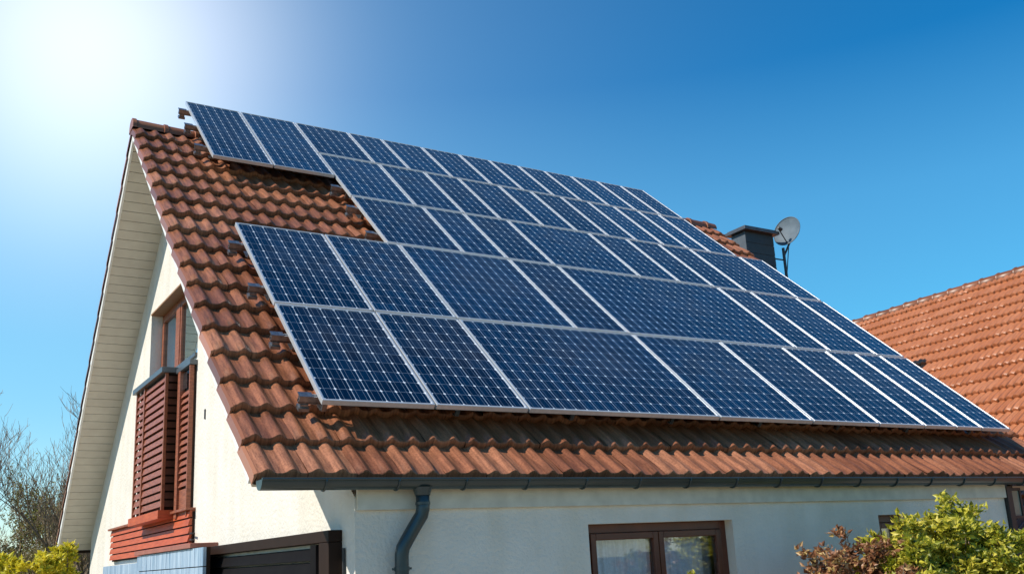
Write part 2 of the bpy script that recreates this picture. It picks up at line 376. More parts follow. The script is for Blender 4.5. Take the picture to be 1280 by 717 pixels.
# walls: strips of the gable, leaving the upper window open
YB = 2*YR-.35
def ztop(y): return min(y, 2*YR-y)*math.tan(TH)-.17
gy0, gy1, gz0, gz1 = 4.66, 7.24, 1.92, 3.02
mb = MB(); T = .3
ys = sorted([WY, gy0, gy1, YR, YB])
for a, c in zip(ys[:-1], ys[1:]):
    segs = [(GZ, None)]
    if a >= gy0-1e-6 and c <= gy1+1e-6: segs = [(GZ, gz0), (gz1, None)]
    for z0, z1 in segs:
        za = ztop(a) if z1 is None else z1; zc = ztop(c) if z1 is None else z1
        mb.hexa([(OW, a, z0), (OW+T, a, z0), (OW+T, c, z0), (OW, c, z0), (OW, a, za), (OW+T, a, za), (OW+T, c, zc), (OW, c, zc)])
# front wall, strips with two windows
XE = 8.72; w1 = (2.823, 4.455, -1.62, -.36); w2 = (6.49, 6.95, -1.1, -.36)
xs = [OW+T, w1[0], w1[1], w2[0], w2[1], XE]
for a, c in zip(xs[:-1], xs[1:]):
    hole = w1 if abs(a-w1[0]) < 1e-6 else (w2 if abs(a-w2[0]) < 1e-6 else None)
    if hole: mb.box(a, c, WY, WY+T, GZ, hole[2]); mb.box(a, c, WY, WY+T, hole[3], -.03)
    else: mb.box(a, c, WY, WY+T, GZ, -.03)
# far gable and back wall
mb.box(OW+T, XR-.5, YB-T, YB, GZ, .1)
mb.hexa([(XR-.8, WY+1.2, GZ), (XR-.5, WY+1.2, GZ), (XR-.5, YR, GZ), (XR-.8, YR, GZ), (XR-.8, WY+1.2, ztop(WY+1.2)), (XR-.5, WY+1.2, ztop(WY+1.2)), (XR-.5, YR, ztop(YR)), (XR-.8, YR, ztop(YR))])
mb.hexa([(XR-.8, YR, GZ), (XR-.5, YR, GZ), (XR-.5, YB-T, GZ), (XR-.8, YB-T, GZ), (XR-.8, YR, ztop(YR)), (XR-.5, YR, ztop(YR)), (XR-.5, YB-T, ztop(YB-T)), (XR-.8, YB-T, ztop(YB-T))])
mb.box(XE-.3, XE, WY+T, 1.25, GZ, -.03); mb.box(XE, XR-.8, 1.05, 1.25, GZ, 0.7)
SK_ = .0226      # the gable wall stands slightly out of square
mb.v = [(x-SK_*(y-WY), y, z) if x < OW+T+.01 else (x, y, z) for x, y, z in mb.v]
wall = mb.build('wall', M['stucco'], house)
mb = MB(); mb.box(OW+.012, XE+.001, WY-.035, WY-.002, -.21, -.06); mb.build('fascia_band', M['band'], wall)
mb = MB(); mb.box(OW+.02, XE, -.02, WY-.002, -.055, -.03); mb.build('eave_closure', M['dark_wood'], wall)
mb = MB(); mb.box(OW+T, XE-.3, WY+T, YB-T, -.02, .02); mb.box(OW+T, XE-.3, 2.6, 2.7, GZ, -.02); mb.build('floor_slab', M['interior'], wall)
# small things on the gable wall
mb = MB(); mb.box(OW-.012, OW+.002, 4.22, 4.25, 1.08, 1.19); slot = mb.build('wall_slot', M['hook'], wall)
mb = MB()
for z in (-.155, -.225): mb.tube([(OW+.01, 4.55, z), (OW-.05, 4.55, z), (OW-.06, 4.42, z-.005)], .011, 6)
hooks = mb.build('wall_hook', M['hook'], wall)
mb = MB(); mb.tube([(OW-.02, .24, -.47), (OW-.02, .24, GZ+.05)], .012, 6); mb.build('conduit', M['hook'], wall)

# front window with curtains
def curtain(parent, ax, x0, x1, y, z0, z1, seed):
    R_ = random.Random(seed); n_ = 90; vs = []; fs = []
    ph = [R_.uniform(0, 6) for _ in range(4)]
    for i in range(n_+1):
        u = i/n_; xx = x0+(x1-x0)*u
        d = .018*math.sin(u*46+ph[0]+1.4*math.sin(u*9+ph[1]))+.008*math.sin(u*101+ph[2])
        for z in (z0, z1): vs.append((xx, y+d, z))
    for i in range(n_): fs.append((2*i, 2*i+2, 2*i+3, 2*i+1))
    b_ = MB(); b_.add(vs, fs); return b_.build('curtain', M['curtain'], parent, smooth=True)
def window_front(x0, x1, z0, z1, panes):
    y = WY+.10; fw = .075
    f = MB(); f.box(x0, x0+fw, y, y+.07, z0, z1); f.box(x1-fw, x1, y, y+.07, z0, z1); f.box(x0+fw, x1-fw, y, y+.07, z1-fw, z1); f.box(x0+fw, x1-fw, y, y+.07, z0, z0+fw)
    wn = f.build('window', M['dark_frame'], house, bevel=.004)
    pw = (x1-x0-2*fw)/panes
    for i in range(panes):
        a = x0+fw+i*pw; c = a+pw; sw = .06
        g_ = MB(); yy = y-.016
        g_.box(a+.004, a+sw, yy, yy+.06, z0+fw+.003, z1-fw-.003); g_.box(c-sw, c-.004, yy, yy+.06, z0+fw+.003, z1-fw-.003)
        g_.box(a+sw, c-sw, yy, yy+.06, z1-fw-sw, z1-fw-.003); g_.box(a+sw, c-sw, yy, yy+.06, z0+fw+.003, z0+fw+sw)
        g_.build('sash', M['dark_frame'], wn, bevel=.006)
        q = MB(); q.box(a+sw, c-sw, yy+.028, yy+.036, z0+fw+sw, z1-fw-sw); q.build('pane', M['glass'], wn)
        curtain(wn, 0, a+sw-.03, c-sw+.03, y+.11, z0, z1-.05, int(a*100))
    s_ = MB(); s_.box(x0-.05, x1+.05, WY-.05, y, z0-.03, z0-.001); s_.build('sill', M['flash'], wn)
window_front(*w1, 2); window_front(*w2, 1)

# upper gable window
gx = OW+.15
f = MB(); fw = .09
f.box(gx, gx+.08, gy0, gy0+fw, gz0, gz1); f.box(gx, gx+.08, gy1-fw, gy1, gz0, gz1)
f.box(gx, gx+.08, gy0+fw, gy1-fw, gz1-fw, gz1); f.box(gx, gx+.08, gy0+fw, gy1-fw, gz0, gz0+fw); f.box(gx-.02, gx+.08, 6.14, 6.34, gz0+fw, gz1-fw)
gw = f.build('window', M['wood'], house, bevel=.005); tag(gw, 'brown framed gable window')
for a, c in ((gy0+fw, 6.14), (6.34, gy1-fw)):
    q = MB(); sw = .055
    q.box(gx-.01, gx+.05, a+.003, a+sw, gz0+fw+.003, gz1-fw-.003); q.box(gx-.01, gx+.05, c-sw, c-.003, gz0+fw+.003, gz1-fw-.003)
    q.box(gx-.01, gx+.05, a+sw, c-sw, gz1-fw-sw, gz1-fw-.003); q.box(gx-.01, gx+.05, a+sw, c-sw, gz0+fw+.003, gz0+fw+sw)
    q.build('sash', M['wood'], gw, bevel=.005)
    q = MB(); q.box(gx+.02, gx+.028, a+sw, c-sw, gz0+fw+sw, gz1-fw-sw); q.build('pane', M['glass_sky'], gw)
q = MB(); q.box(OW-.012, gx, gy0+.002, gy1-.002, gz1-.022, gz1-.001); q.build('lintel_board', simple('light brown lintel board', (.34, .19, .09), (.24, .12, .06), scale=5, rough=.6, stretch=(1, 6, 1)), gw)
q = MB(); q.box(OW-.03, gx, gy0+.002, gy1-.002, gz0-.03, gz0+.012); q.build('sill', M['flash'], gw)

# slatted bay and panel below the gable window
clad = MB()
bay = MB(); bx0 = .55; by0, by1 = 5.33, 6.93; bz0, bz1 = .155, 1.80
bay.box(bx0+.03, OW-.003, by0+.03, by1-.03, bz0, bz1)
bayo = bay.build('slatted_bay', M['dark_wood'], house)
R_ = random.Random(3)
q = MB(); nsl = 17; p = (bz1-bz0-.05)/nsl
for i in range(nsl):
    z = bz0+.03+i*p
    a, c = z+.012+R_.uniform(-.003, .003), z+p-.010
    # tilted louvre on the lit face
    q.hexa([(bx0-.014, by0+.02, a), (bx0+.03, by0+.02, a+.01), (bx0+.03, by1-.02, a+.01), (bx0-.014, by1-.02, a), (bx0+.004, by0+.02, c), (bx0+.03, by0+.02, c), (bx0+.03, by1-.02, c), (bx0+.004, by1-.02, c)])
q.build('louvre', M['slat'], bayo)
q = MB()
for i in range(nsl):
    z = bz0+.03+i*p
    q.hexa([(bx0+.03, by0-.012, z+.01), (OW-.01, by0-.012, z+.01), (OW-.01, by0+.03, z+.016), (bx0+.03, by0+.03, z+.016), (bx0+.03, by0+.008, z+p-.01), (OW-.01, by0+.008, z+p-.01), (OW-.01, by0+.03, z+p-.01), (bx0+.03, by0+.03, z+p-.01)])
q.build('louvre', M['dark_frame'], bayo)  # darker wood than the front louvres: shade of this side put into the colour
for bb_ in ((bx0-.02, bx0+.02, by1-.03, by1+.02), (bx0-.022, bx0+.02, 6.42, 6.475), (bx0-.01, bx0+.028, by0-.015, by0+.025)):
    q = MB(); q.box(*bb_, bz0, bz1); q.build('corner_post', M['wood'], bayo, bevel=.004)
q = MB(); q.box(bx0-.06, OW-.002, by0-.04, by1+.08, bz1+.002, bz1+.07); q.build('bay_flashing', M['flash'], bayo, bevel=.004)
q = MB(); q.box(bx0-.05, OW-.002, by0-.05, by1+.06, bz0-.10, bz0-.002); q.build('bay_foot', M['orange'], bayo)
# panel to its right
pan = MB(); py0, py1, pz0, pz1 = 4.66, 5.08, .04, 1.78
pan.box(OW-.03, OW-.003, py0, by0-.05, pz0, pz1)
po = pan.build('slatted_panel', M['dark_wood'], house)
q = MB(); nsl = 14; zlo = .38; p = (1.52-zlo)/nsl
for i in range(nsl):
    z = zlo+i*p
    q.hexa([(OW-.075, py0+.03, z+.01), (OW-.03, py0+.03, z+.02), (OW-.03, py1, z+.02), (OW-.075, py1, z+.01), (OW-.05, py0+.03, z+p-.012), (OW-.03, py0+.03, z+p-.012), (OW-.03, py1, z+p-.012), (OW-.05, py1, z+p-.012)])
q.box(OW-.06, OW-.03, py0+.03, py1, pz0+.02, zlo-.02)
q.build('louvre', M['slat'], po)
q = MB(); q.box(OW-.09, OW-.028, py1, py1+.11, pz0, pz1); q.build('post', M['slat'], po, bevel=.004)
q = MB(); q.box(OW-.08, OW-.028, py0, py0+.03, pz0, pz1); q.build('post', M['slat'], po, bevel=.004)
q = MB(); q.box(OW-.05, OW-.03, py0+.03, py1, 1.55, 1.75); q.build('glass_strip', M['glass_sky'], po)
q = MB(); q.box(OW-.09, OW-.002, py0-.03, by0-.045, pz1+.002, pz1+.06); q.build('top_rail', M['flash'], po, bevel=.004)
# orange boards
q = MB(); cy0, cy1 = 4.56, 9.2; R_ = random.Random(9)
for i in range(5):
    z1 = .10-i*.088; q.hexa([(OW-.075, cy0+R_.uniform(0, .03), z1-.078), (OW-.002, cy0, z1-.07), (OW-.002, cy1, z1-.07), (OW-.075, cy1-R_.uniform(0, .05), z1-.078), (OW-.055, cy0, z1), (OW-.002, cy0, z1), (OW-.002, cy1, z1), (OW-.055, cy1, z1)])
cb = q.build('board_cladding', M['orange'], house)
q = MB(); q.box(OW-.03, OW-.001, cy0, cy1, -.35, .09); q.build('cladding_backing', M['dark_wood'], cb)
q = MB(); q.box(OW-.11, OW-.002, cy0-.02, cy1, .103, .13); q.build('cladding_ledge', M['slat'], cb)
# pale blue plank screen
q = MB()
for i in range(6):
    z1 = -.345-i*.19; y = 3.2
    while y < 6.25:
        q.box(.49+rnd.uniform(-.002, .002), .52, y+.0015, min(y+.11, 6.28)-.0015, z1-.18, z1); y += .11
sc = q.build('plank_screen', M['blue_plank'], house)
q = MB(); q.box(.52, .56, 3.2, 6.28, -1.5, -.345); q.build('screen_backing', M['dark_wood'], sc)
q = MB(); q.box(.46, OW-.003, 3.6, 6.3, -.338, -.29); q.build('screen_cap', simple('dull red board', (.36, .13, .09), rough=.5), sc, bevel=.004)
q = MB(); q.box(.53, OW-.003, 6.30, 8.8, -1.4, -.42); q.build('low_screen', M['blue_plank'], sc)
# dark shutters with brown head beam
q = MB(); q.box(OW-.11, OW-.002, .30, 4.65, -.42, -.335)
sh = q.build('shutter_frame', M['dark_wood'], house, bevel=.004)
q = MB(); q.box(OW-.11, OW-.002, .30, .50, GZ, -.423); q.build('shutter_post', M['dark_wood'], sh, bevel=.004)
q = MB(); q.box(OW-.012, OW-.002, .50, 4.6, -2.0, -.423); q.build('shutter_reveal', M['white'], sh)
q = MB()
for i in range(9):
    z1 = -.452-i*.105; q.hexa([(OW-.085, .72, z1-.095), (OW-.015, .72, z1-.08), (OW-.015, 4.6, z1-.08), (OW-.085, 4.6, z1-.095), (OW-.06, .72, z1), (OW-.015, .72, z1), (OW-.015, 4.6, z1), (OW-.06, 4.6, z1)])
q.box(OW-.095, OW-.02, .60, .72, -1.9, -.43)
q.build('louvre', M['black'], sh, bevel=.003)

TR = Matrix.Translation(Vector((OW, WY, 0))) @ Matrix.Rotation(SK_, 4, 'Z') @ Matrix.Translation(Vector((-OW, -WY, 0)))
for o_ in (gw, bayo, po, cb, sc, sh, slot, hooks): o_.matrix_local = TR

# gutter, brackets, downpipe
def gutter_mb(x0, x1, yc, zc, r, sg=1):
    vs = []; fs = []; n_ = 12
    for xx in (x0, x1):
        for rr in (r, r-.006):
            for j in range(n_+1):
                a = PI+PI*j/n_; vs.append((xx, yc+math.cos(a)*rr, zc+math.sin(a)*rr))
    m_ = n_+1
    for j in range(n_): fs += [(j, j+1, 2*m_+j+1, 2*m_+j), (m_+j+1, m_+j, 3*m_+j, 3*m_+j+1)]
    b_ = MB(); b_.add(vs, fs)
    b_.tube([(x0, yc-r*sg, zc), (x1, yc-r*sg, zc)], .011, 8)
    for xx in (x0, x1): b_.add([(xx, yc+math.cos(PI+PI*j/n_)*r, zc+math.sin(PI+PI*j/n_)*r) for j in range(m_)], [tuple(range(m_))])
    return b_
GYC, GZC, GR = -.068, .0, .072
gut = gutter_mb(.0, XR+.02, GYC, GZC, GR).build('gutter', M['gutter'], house, smooth=True)
gut.data.set_sharp_from_angle(angle=math.radians(40))
x = .46
while x < XR-.1:
    q = MB(); q.tube([(x, GYC+math.cos(PI+PI*j/12)*(GR+.004), GZC+math.sin(PI+PI*j/12)*(GR+.004)) for j in range(13)], .009, 6); q.tube([(x, GYC+GR, GZC), (x, GYC+GR+.07, GZC-.02)], .008, 5)
    q.build('bracket', M['gutter'], gut, smooth=True); x += .56
gb = gutter_mb(.0, XR, 2*YR+.068, GZC, GR, -1).build('gutter', M['gutter'], house, smooth=True)
q = MB(); q.tube([(1.235, GYC, GZC-GR+.015), (1.235, GYC, GZC-GR-.045)], [.075, .057], 16, cap=False)
q.tube([(1.235, GYC, -.10), (1.235, GYC, -.215), (1.225, -.062, -.26), (1.175, -.045, -.34), (1.12, -.032, -.43), (1.085, -.026, -.49), (1.075, -.022, -.54), (1.075, -.020, -.62), (1.075, -.020, GZ)], .052, 18)
dp = q.build('downpipe', M['gutter'], house, smooth=True)
q = MB(); q.tube([(1.235, GYC, -.165), (1.235, GYC, -.185)], .057, 18); q.build('pipe_clamp', M['gutter'], dp)
q = MB(); q.tube([(1.075, -.020, -.625), (1.075, -.020, -.655)], .058, 18); q.box(1.0, 1.15, -.03, -.01, -.648, -.632); q.build('pipe_clamp', M['gutter'], dp)

# chimney beside the far gable
q = MB(); q.box(10.72, 11.42, 5.50, 5.85, GZ, 5.10)
ch = q.build('chimney', M['slate'], roof)
q = MB()
for i in range(14):
    z = 5.08-i*.2
    q.box(10.712, 11.428, 5.492, 5.858, z-.19, z-.004) if i % 1 == 0 else None
q.build('chimney_cladding', M['slate'], roof)
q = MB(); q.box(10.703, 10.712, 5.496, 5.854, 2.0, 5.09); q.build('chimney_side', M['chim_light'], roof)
q = MB(); q.box(10.62, 11.52, 5.40, 5.95, 5.10, 5.16); q.box(10.66, 11.48, 5.44, 5.91, 5.16, 5.19); q.build('chimney_cap', M['capmetal'], roof, bevel=.006)

# satellite dish
dish = thing('satellite_dish', 'grey satellite dish on a dark pole beside the chimney', 'satellite dish', loc=(11.62, 5.45, 4.0))
def at(o, *p): return Vector(p)-o.location
q = MB(); q.tube([at(dish, 11.62, 5.45, 3.6), at(dish, 11.62, 5.45, 4.86)], .028, 10); q.build('pole', M['pole'], dish)
for z in (4.25, 4.62):
    q = MB(); q.tube([at(dish, 11.62, 5.45, z), at(dish, 11.42, 5.6, z+.06)], .014, 6); q.build('bracket', M['pole'], dish)
nrm = Vector((-.96, -.16, .22)).normalized(); cen = at(dish, 11.72, 5.40, 5.20); a1 = nrm.orthogonal().normalized(); a2 = nrm.cross(a1)
vs = []; fs = []; rr_ = 8; nn = 36
for layer, off in ((0, 0), (1, -.012)):
    for i in range(rr_+1):
        r = i/rr_
        for k in range(nn):
            an = 2*PI*k/nn; vs.append(cen+(a1*math.cos(an)*.29+a2*math.sin(an)*.29)*r+nrm*(.075*(r*r-1)+off))
for ly in range(2):
    bse = ly*(rr_+1)*nn
    for i in range(rr_):
        for k in range(nn): fs.append((bse+i*nn+k, bse+i*nn+(k+1) % nn, bse+(i+1)*nn+(k+1) % nn, bse+(i+1)*nn+k))
q = MB(); q.add(vs, fs); q.tube([cen+(a1*math.cos(2*PI*k/nn)+a2*math.sin(2*PI*k/nn))*.29 for k in range(nn+1)], .008, 6)
q.build('reflector', M['dish'], dish, smooth=True)
lnb = cen+nrm*.26+Vector((0, 0, -.05))
q = MB(); q.tube([cen+Vector((.0, 0, -.27))+nrm*.01, lnb+Vector((0, 0, -.03))], .011, 6); q.tube([cen+Vector((0, 0, -.22))-nrm*.05, at(dish, 11.62, 5.45, 4.7)], .02, 6)
q.build('arm', M['pole'], dish)
q = MB(); q.tube([lnb-nrm*-.03, lnb, lnb-nrm*.07], [.028, .03, .036], 12); q.build('receiver', M['pole'], dish)
q = MB(); q.tube([cen-nrm*.1, at(dish, 11.74, 5.44, 4.8), at(dish, 11.70, 5.46, 4.55), at(dish, 11.64, 5.46, 4.3)], .009, 5); q.build('cable', M['hook'], dish)

# ------------------------------------------------------------------ solar panels
HP = .27
SK = {1: (.6482, -.0004), 2: (2.3574, .0146), 3: (4.1648, -.0029), 4: (5.6304, .0011), 5: (7.2251, -.008), 6: (8.6063, -.0068)}
def sl(k, x): return SK[k][0]+SK[k][1]*(x-4)
rowsX = {1: [.59, 1.57, 2.47, 4.69, 6.01, 7.07, 7.86, 8.44, 8.94, 9.52],
 2: [.59, 1.57, 2.47, 3.94, 4.66, 7.36, 7.99, 8.92, 9.51],
 3: [2.33, 3.33, 3.94, 4.63, 6.0, 6.69, 7.31, 7.93, 8.98, 9.5],
 4: [2.33, 3.24, 3.96, 4.53, 5.23, 5.81, 6.38, 6.91, 7.43, 7.93, 8.38, 8.96],
 5: [2.33, 3.18, 3.74, 4.44, 5.12, 5.69, 6.26, 6.79, 7.35, 7.92, 8.44, 8.96]}
quads = []
for r in rowsX:
    X = rowsX[r]
    for i in range(len(X)-1): quads.append((r, i, X[i], X[i+1], sl(r, X[i]), sl(r, X[i+1]), sl(r+1, X[i]), sl(r+1, X[i+1])))
for i, (a, c) in enumerate(((.735, 1.51), (1.51, 2.33))): quads.append((6, i, a, c, 6.33, 6.33, sl(6, a), sl(6, c)))
ordn = ['first', 'second', 'third', 'fourth', 'fifth', 'sixth', 'seventh', 'eighth', 'ninth', 'tenth', 'eleventh', 'twelfth']
rown = {1: 'lowest row', 2: 'second row up', 3: 'third row up', 4: 'fourth row up', 5: 'top row'}
for r, i, x0, x1, b0, b1, t0, t1 in quads:
    gap = .009; g0 = gap+.008
    ctr = fr((x0+x1)/2, (b0+b1)/2, HP)
    wide = (x1-x0)
    kind = 'extra wide' if wide > 1.9 else ('wide' if wide > 1.15 else ('narrow' if wide < .66 else 'standard width'))
    if r == 6: lab = ['long blue solar panel jutting past the ridge at the far upper left corner', 'long blue solar panel right of the upper left corner panel, above open tiles'][i]
    else:
        n_ = len(rowsX[r])-1
        if i == n_-1: pos_ = 'last on the right end of the '+rown[r]
        elif i == 0 and r < 5: pos_ = 'first on the left end of the '+rown[r]
        else:
            pos_ = ordn[i+(2 if r == 5 else 0)]+' from the left in the '+rown[r]
        lab = '%s blue solar panel, %s' % (kind, pos_)
    pt = thing('solar_panel', lab, 'solar panel', 'solar panels covering the front roof slope', loc=ctr)
    lift = rnd.uniform(-.0015, .0015)
    def pp(u, v, h): # u,v in 0..1 with inset handled by caller
        x = x0+(x1-x0)*u; sb_ = b0+(b1-b0)*u; st_ = t0+(t1-t0)*u
        return fr(x, sb_+(st_-sb_)*v, h+lift)-ctr
    wd = x1-x0; ht = (t0+t1-b0-b1)/2
    gu = gap/wd; gv = g0/ht; fu = .018/wd; fv = .020/ht
    O = [(gu, gv), (1-gu, gv), (1-gu, 1-gv), (gu, 1-gv)]; I = [(gu+fu, gv+fv), (1-gu-fu, gv+fv), (1-gu-fu, 1-gv-fv), (gu+fu, 1-gv-fv)]
    q = MB()
    vs = [pp(*p, HP) for p in O]+[pp(*p, HP) for p in I]+[pp(*p, HP-.045) for p in O]+[pp(*p, HP-.045) for p in I]
    fs = []
    for k in range(4):
        l = (k+1) % 4; fs += [(k, l, 4+l, 4+k), (8+l, 8+k, 12+k, 12+l), (l, k, 8+k, 8+l), (4+k, 4+l, 12+l, 12+k)]
    q.add(vs, fs); q.build('frame', M['alu'], pt, bevel=.002)
    nc = max(3, round((wd-.08)/.122)); nr = max(7, round((ht-.08)/.163))
    q = MB(); mu, mv = .012/wd, .014/ht
    vs = [pp(*p, HP-.006) for p in I]
    e = .13; o1 = rnd.randint(0, 90)*1.0; o2 = rnd.randint(0, 90)*1.0
    q.add(vs, [(0, 1, 2, 3)], [(o1-e*.3, o2-e*.3), (o1+nc+e*.3, o2-e*.3), (o1+nc+e*.3, o2+nr+e*.3), (o1-e*.3, o2+nr+e*.3)])
    q.build('cell_sheet', M['cell'], pt)
    q = MB(); q.add([pp(*p, HP-.014) for p in I], [(3, 2, 1, 0)]); q.build('back_sheet', M['backsheet'], pt)

# mounting rails along the slope, resting on roof hooks
rails = [(.80, .46, 9.4), (1.78, .46, 9.4), (2.72, .46, 9.3), (3.70, .46, 9.4), (4.52, 2.2, 9.42), (5.32, 2.2, 9.42), (6.02, 2.2, 8.9), (6.78, .60, 8.9), (7.62, .60, 8.9), (8.30, .62, 8.86)]
posn = ['nearest the gutter', 'second up from the gutter', 'third up, under the foot of the second panel row', 'fourth up, near the top of the two lower panel rows', 'fifth up, under the third panel row', 'sixth up, near the top of the third panel row', 'seventh up, under the fourth panel row', 'eighth up, poking out left below the ridge', 'ninth up, just about at the ridge', 'topmost, above the ridge']
for (s_, xa, xb), pn in zip(rails, posn):
    base = fr(xa, s_, .15)
    rt_ = thing('mounting_rail', 'grey metal panel mounting rail, '+pn, 'mounting rail', 'rails carrying the solar panels', loc=base)
    q = MB()
    def B(x0_, x1_, sa, sb_, ha, hb):
        P_ = [fr(x0_, sa, ha), fr(x1_, sa, ha), fr(x1_, sb_, ha), fr(x0_, sb_, ha), fr(x0_, sa, hb), fr(x1_, sa, hb), fr(x1_, sb_, hb), fr(x0_, sb_, hb)]
        q.hexa([p_-base for p_ in P_])
    B(xa, xb, s_-.022, s_-.008, .155, .223); B(xa, xb, s_+.008, s_+.022, .155, .223); B(xa, xb, s_-.022, s_+.022, .160, .175); B(xa-.0005, xb, s_-.0079, s_+.0079, .195, .205)
    q.build('rail_bar', M['rail'], rt_)
    q = MB(); B(xa-.01, xa+.10, s_-.034, s_+.034, .2235, .232)
    B(xa+.004, xa+.09, s_-.046, s_+.03, .10, .1285); B(xa+.016, xa+.08, s_-.03, s_+.02, .1286, .1545); q.build('end_clamp', M['rail'], rt_)
    x = xa+.2
    while x < xb-.1:
        q = MB(); s2 = min(s_, LS-.35)
        if s_ < LS-.1:
            B(x+.02, x+.06, s2+.03, s2+.045, .06, .1549); B(x+.01, x+.07, s2+.0451, s2+.2, .06, .068)
        else: q.tube([fr(x+.045, s_, .13)-base, fr(x+.045, LS-.25, .05)-base], .014, 6)
        q.build('roof_hook', M['rail'], rt_); x += 1.19

# ------------------------------------------------------------------ neighbouring house
nb = thing('neighbouring_house', 'neighbouring house with bright orange tiled roof beyond the right gable', 'house')
aN = math.radians(5); dN = Vector((-math.sin(aN), -math.cos(aN), 0)); oN = Vector((-math.cos(aN), math.sin(aN), 0)); TN = math.radians(41)
P1 = Vector((17, 8.26, 4.50)); U0 = P1-dN*4.5; LN = 8.2; UL = 15
def npos(u, s, h, side=1):
    out = oN*side; t_ = LN-s
    return U0+dN*(u if side == 1 else UL-u)+out*(t_*math.cos(TN)+h*math.sin(TN))+Vector((0, 0, -t_*math.sin(TN)+h*math.cos(TN)))
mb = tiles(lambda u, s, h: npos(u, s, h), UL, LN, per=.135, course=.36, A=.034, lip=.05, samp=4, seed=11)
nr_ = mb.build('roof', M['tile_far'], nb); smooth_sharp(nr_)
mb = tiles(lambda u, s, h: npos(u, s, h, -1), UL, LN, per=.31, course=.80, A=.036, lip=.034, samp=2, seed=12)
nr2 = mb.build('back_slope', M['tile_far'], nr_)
mb = MB(); k = 0; u = 0
while u < UL:
    vs = []; fs = []; uvs = []; nn = 8; dz = rnd.uniform(-.006, .01)
    for (uu, r) in ((u, .125), (u+.06, .14), (u+.07, .125), (u+.42, .115)):
        for j in range(nn+1):
            a = PI*(-.06+1.12*j/nn); vs.append(U0+dN*uu+oN*(math.cos(a)*r)+Vector((0, 0, math.sin(a)*r-.02+dz))); uvs.append((k+.5, 300.5))
    for r_ in range(3):
        for j in range(nn): a = r_*(nn+1)+j; fs.append((a, a+1, a+nn+2, a+nn+1))
    mb.add(vs, fs, uvs); u += .4; k += 1
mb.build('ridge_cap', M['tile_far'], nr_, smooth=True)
mb = MB()
def nW(o_, u_, z_): return U0+dN*u_+oN*o_+Vector((0, 0, z_-4.50))
hw = LN*math.cos(TN)-.5; ze = -hw*math.tan(TN)-.2+4.5
for (o_a, o_b, u_a, u_b) in ((-hw, hw, .6, .9), (-hw, hw, UL-.9, UL-.6)):
    mb.add([nW(o_a, u_a, GZ), nW(o_b, u_a, GZ), nW(o_b, u_a, ze), nW(0, u_a, 4.3), nW(o_a, u_a, ze), nW(o_a, u_b, GZ), nW(o_b, u_b, GZ), nW(o_b, u_b, ze), nW(0, u_b, 4.3), nW(o_a, u_b, ze)],
           [(0, 1, 2, 3, 4), (9, 8, 7, 6, 5), (0, 5, 6, 1), (1, 6, 7, 2), (2, 7, 8, 3), (3, 8, 9, 4), (4, 9, 5, 0)])
for o_ in (hw, -hw):
    mb.hexa([nW(o_, .9, GZ), nW(o_-.3*(1 if o_ > 0 else -1), .9, GZ), nW(o_-.3*(1 if o_ > 0 else -1), UL-.9, GZ), nW(o_, UL-.9, GZ), nW(o_, .9, ze), nW(o_-.3*(1 if o_ > 0 else -1), .9, ze), nW(o_-.3*(1 if o_ > 0 else -1), UL-.9, ze), nW(o_, UL-.9, ze)])
mb.build('wall', M['stucco'], nb)

# porch lantern in the recess at the right end
pl = thing('porch_lantern', 'small dark lantern box with greenish glass hanging at the right end of the wall', 'lantern', loc=(8.93, .10, -.3))
q = MB(); q.box(-.10, .10, -.06, .06, .17, .20); q.box(-.10, -.075, -.06, -.035, -.12, .17); q.box(.075, .10, -.06, -.035, -.12, .17); q.box(-.10, -.075, .035, .06, -.12, .17); q.box(.075, .10, .035, .06, -.12, .17); q.box(-.11, .11, -.07, .07, -.15, -.12); q.box(-.02, .02, -.02, .02, .20, .29)
q.build('lantern_frame', M['hook'], pl)
q = MB(); q.box(-.073, .073, -.045, .045, -.118, .168); q.build('lantern_glass', simple('greenish frosted glass', (.22, .27, .22), rough=.2), pl)
q = MB(); q.box(XE+.02, XR-.2, .4, .5, -.10, -.05); q.build('porch_beam', M['soffit'], wall)
q = MB(); q.box(XE+.01, XE+.10, .02, .10, GZ, -.08); q.build('porch_post', M['hook'], wall)

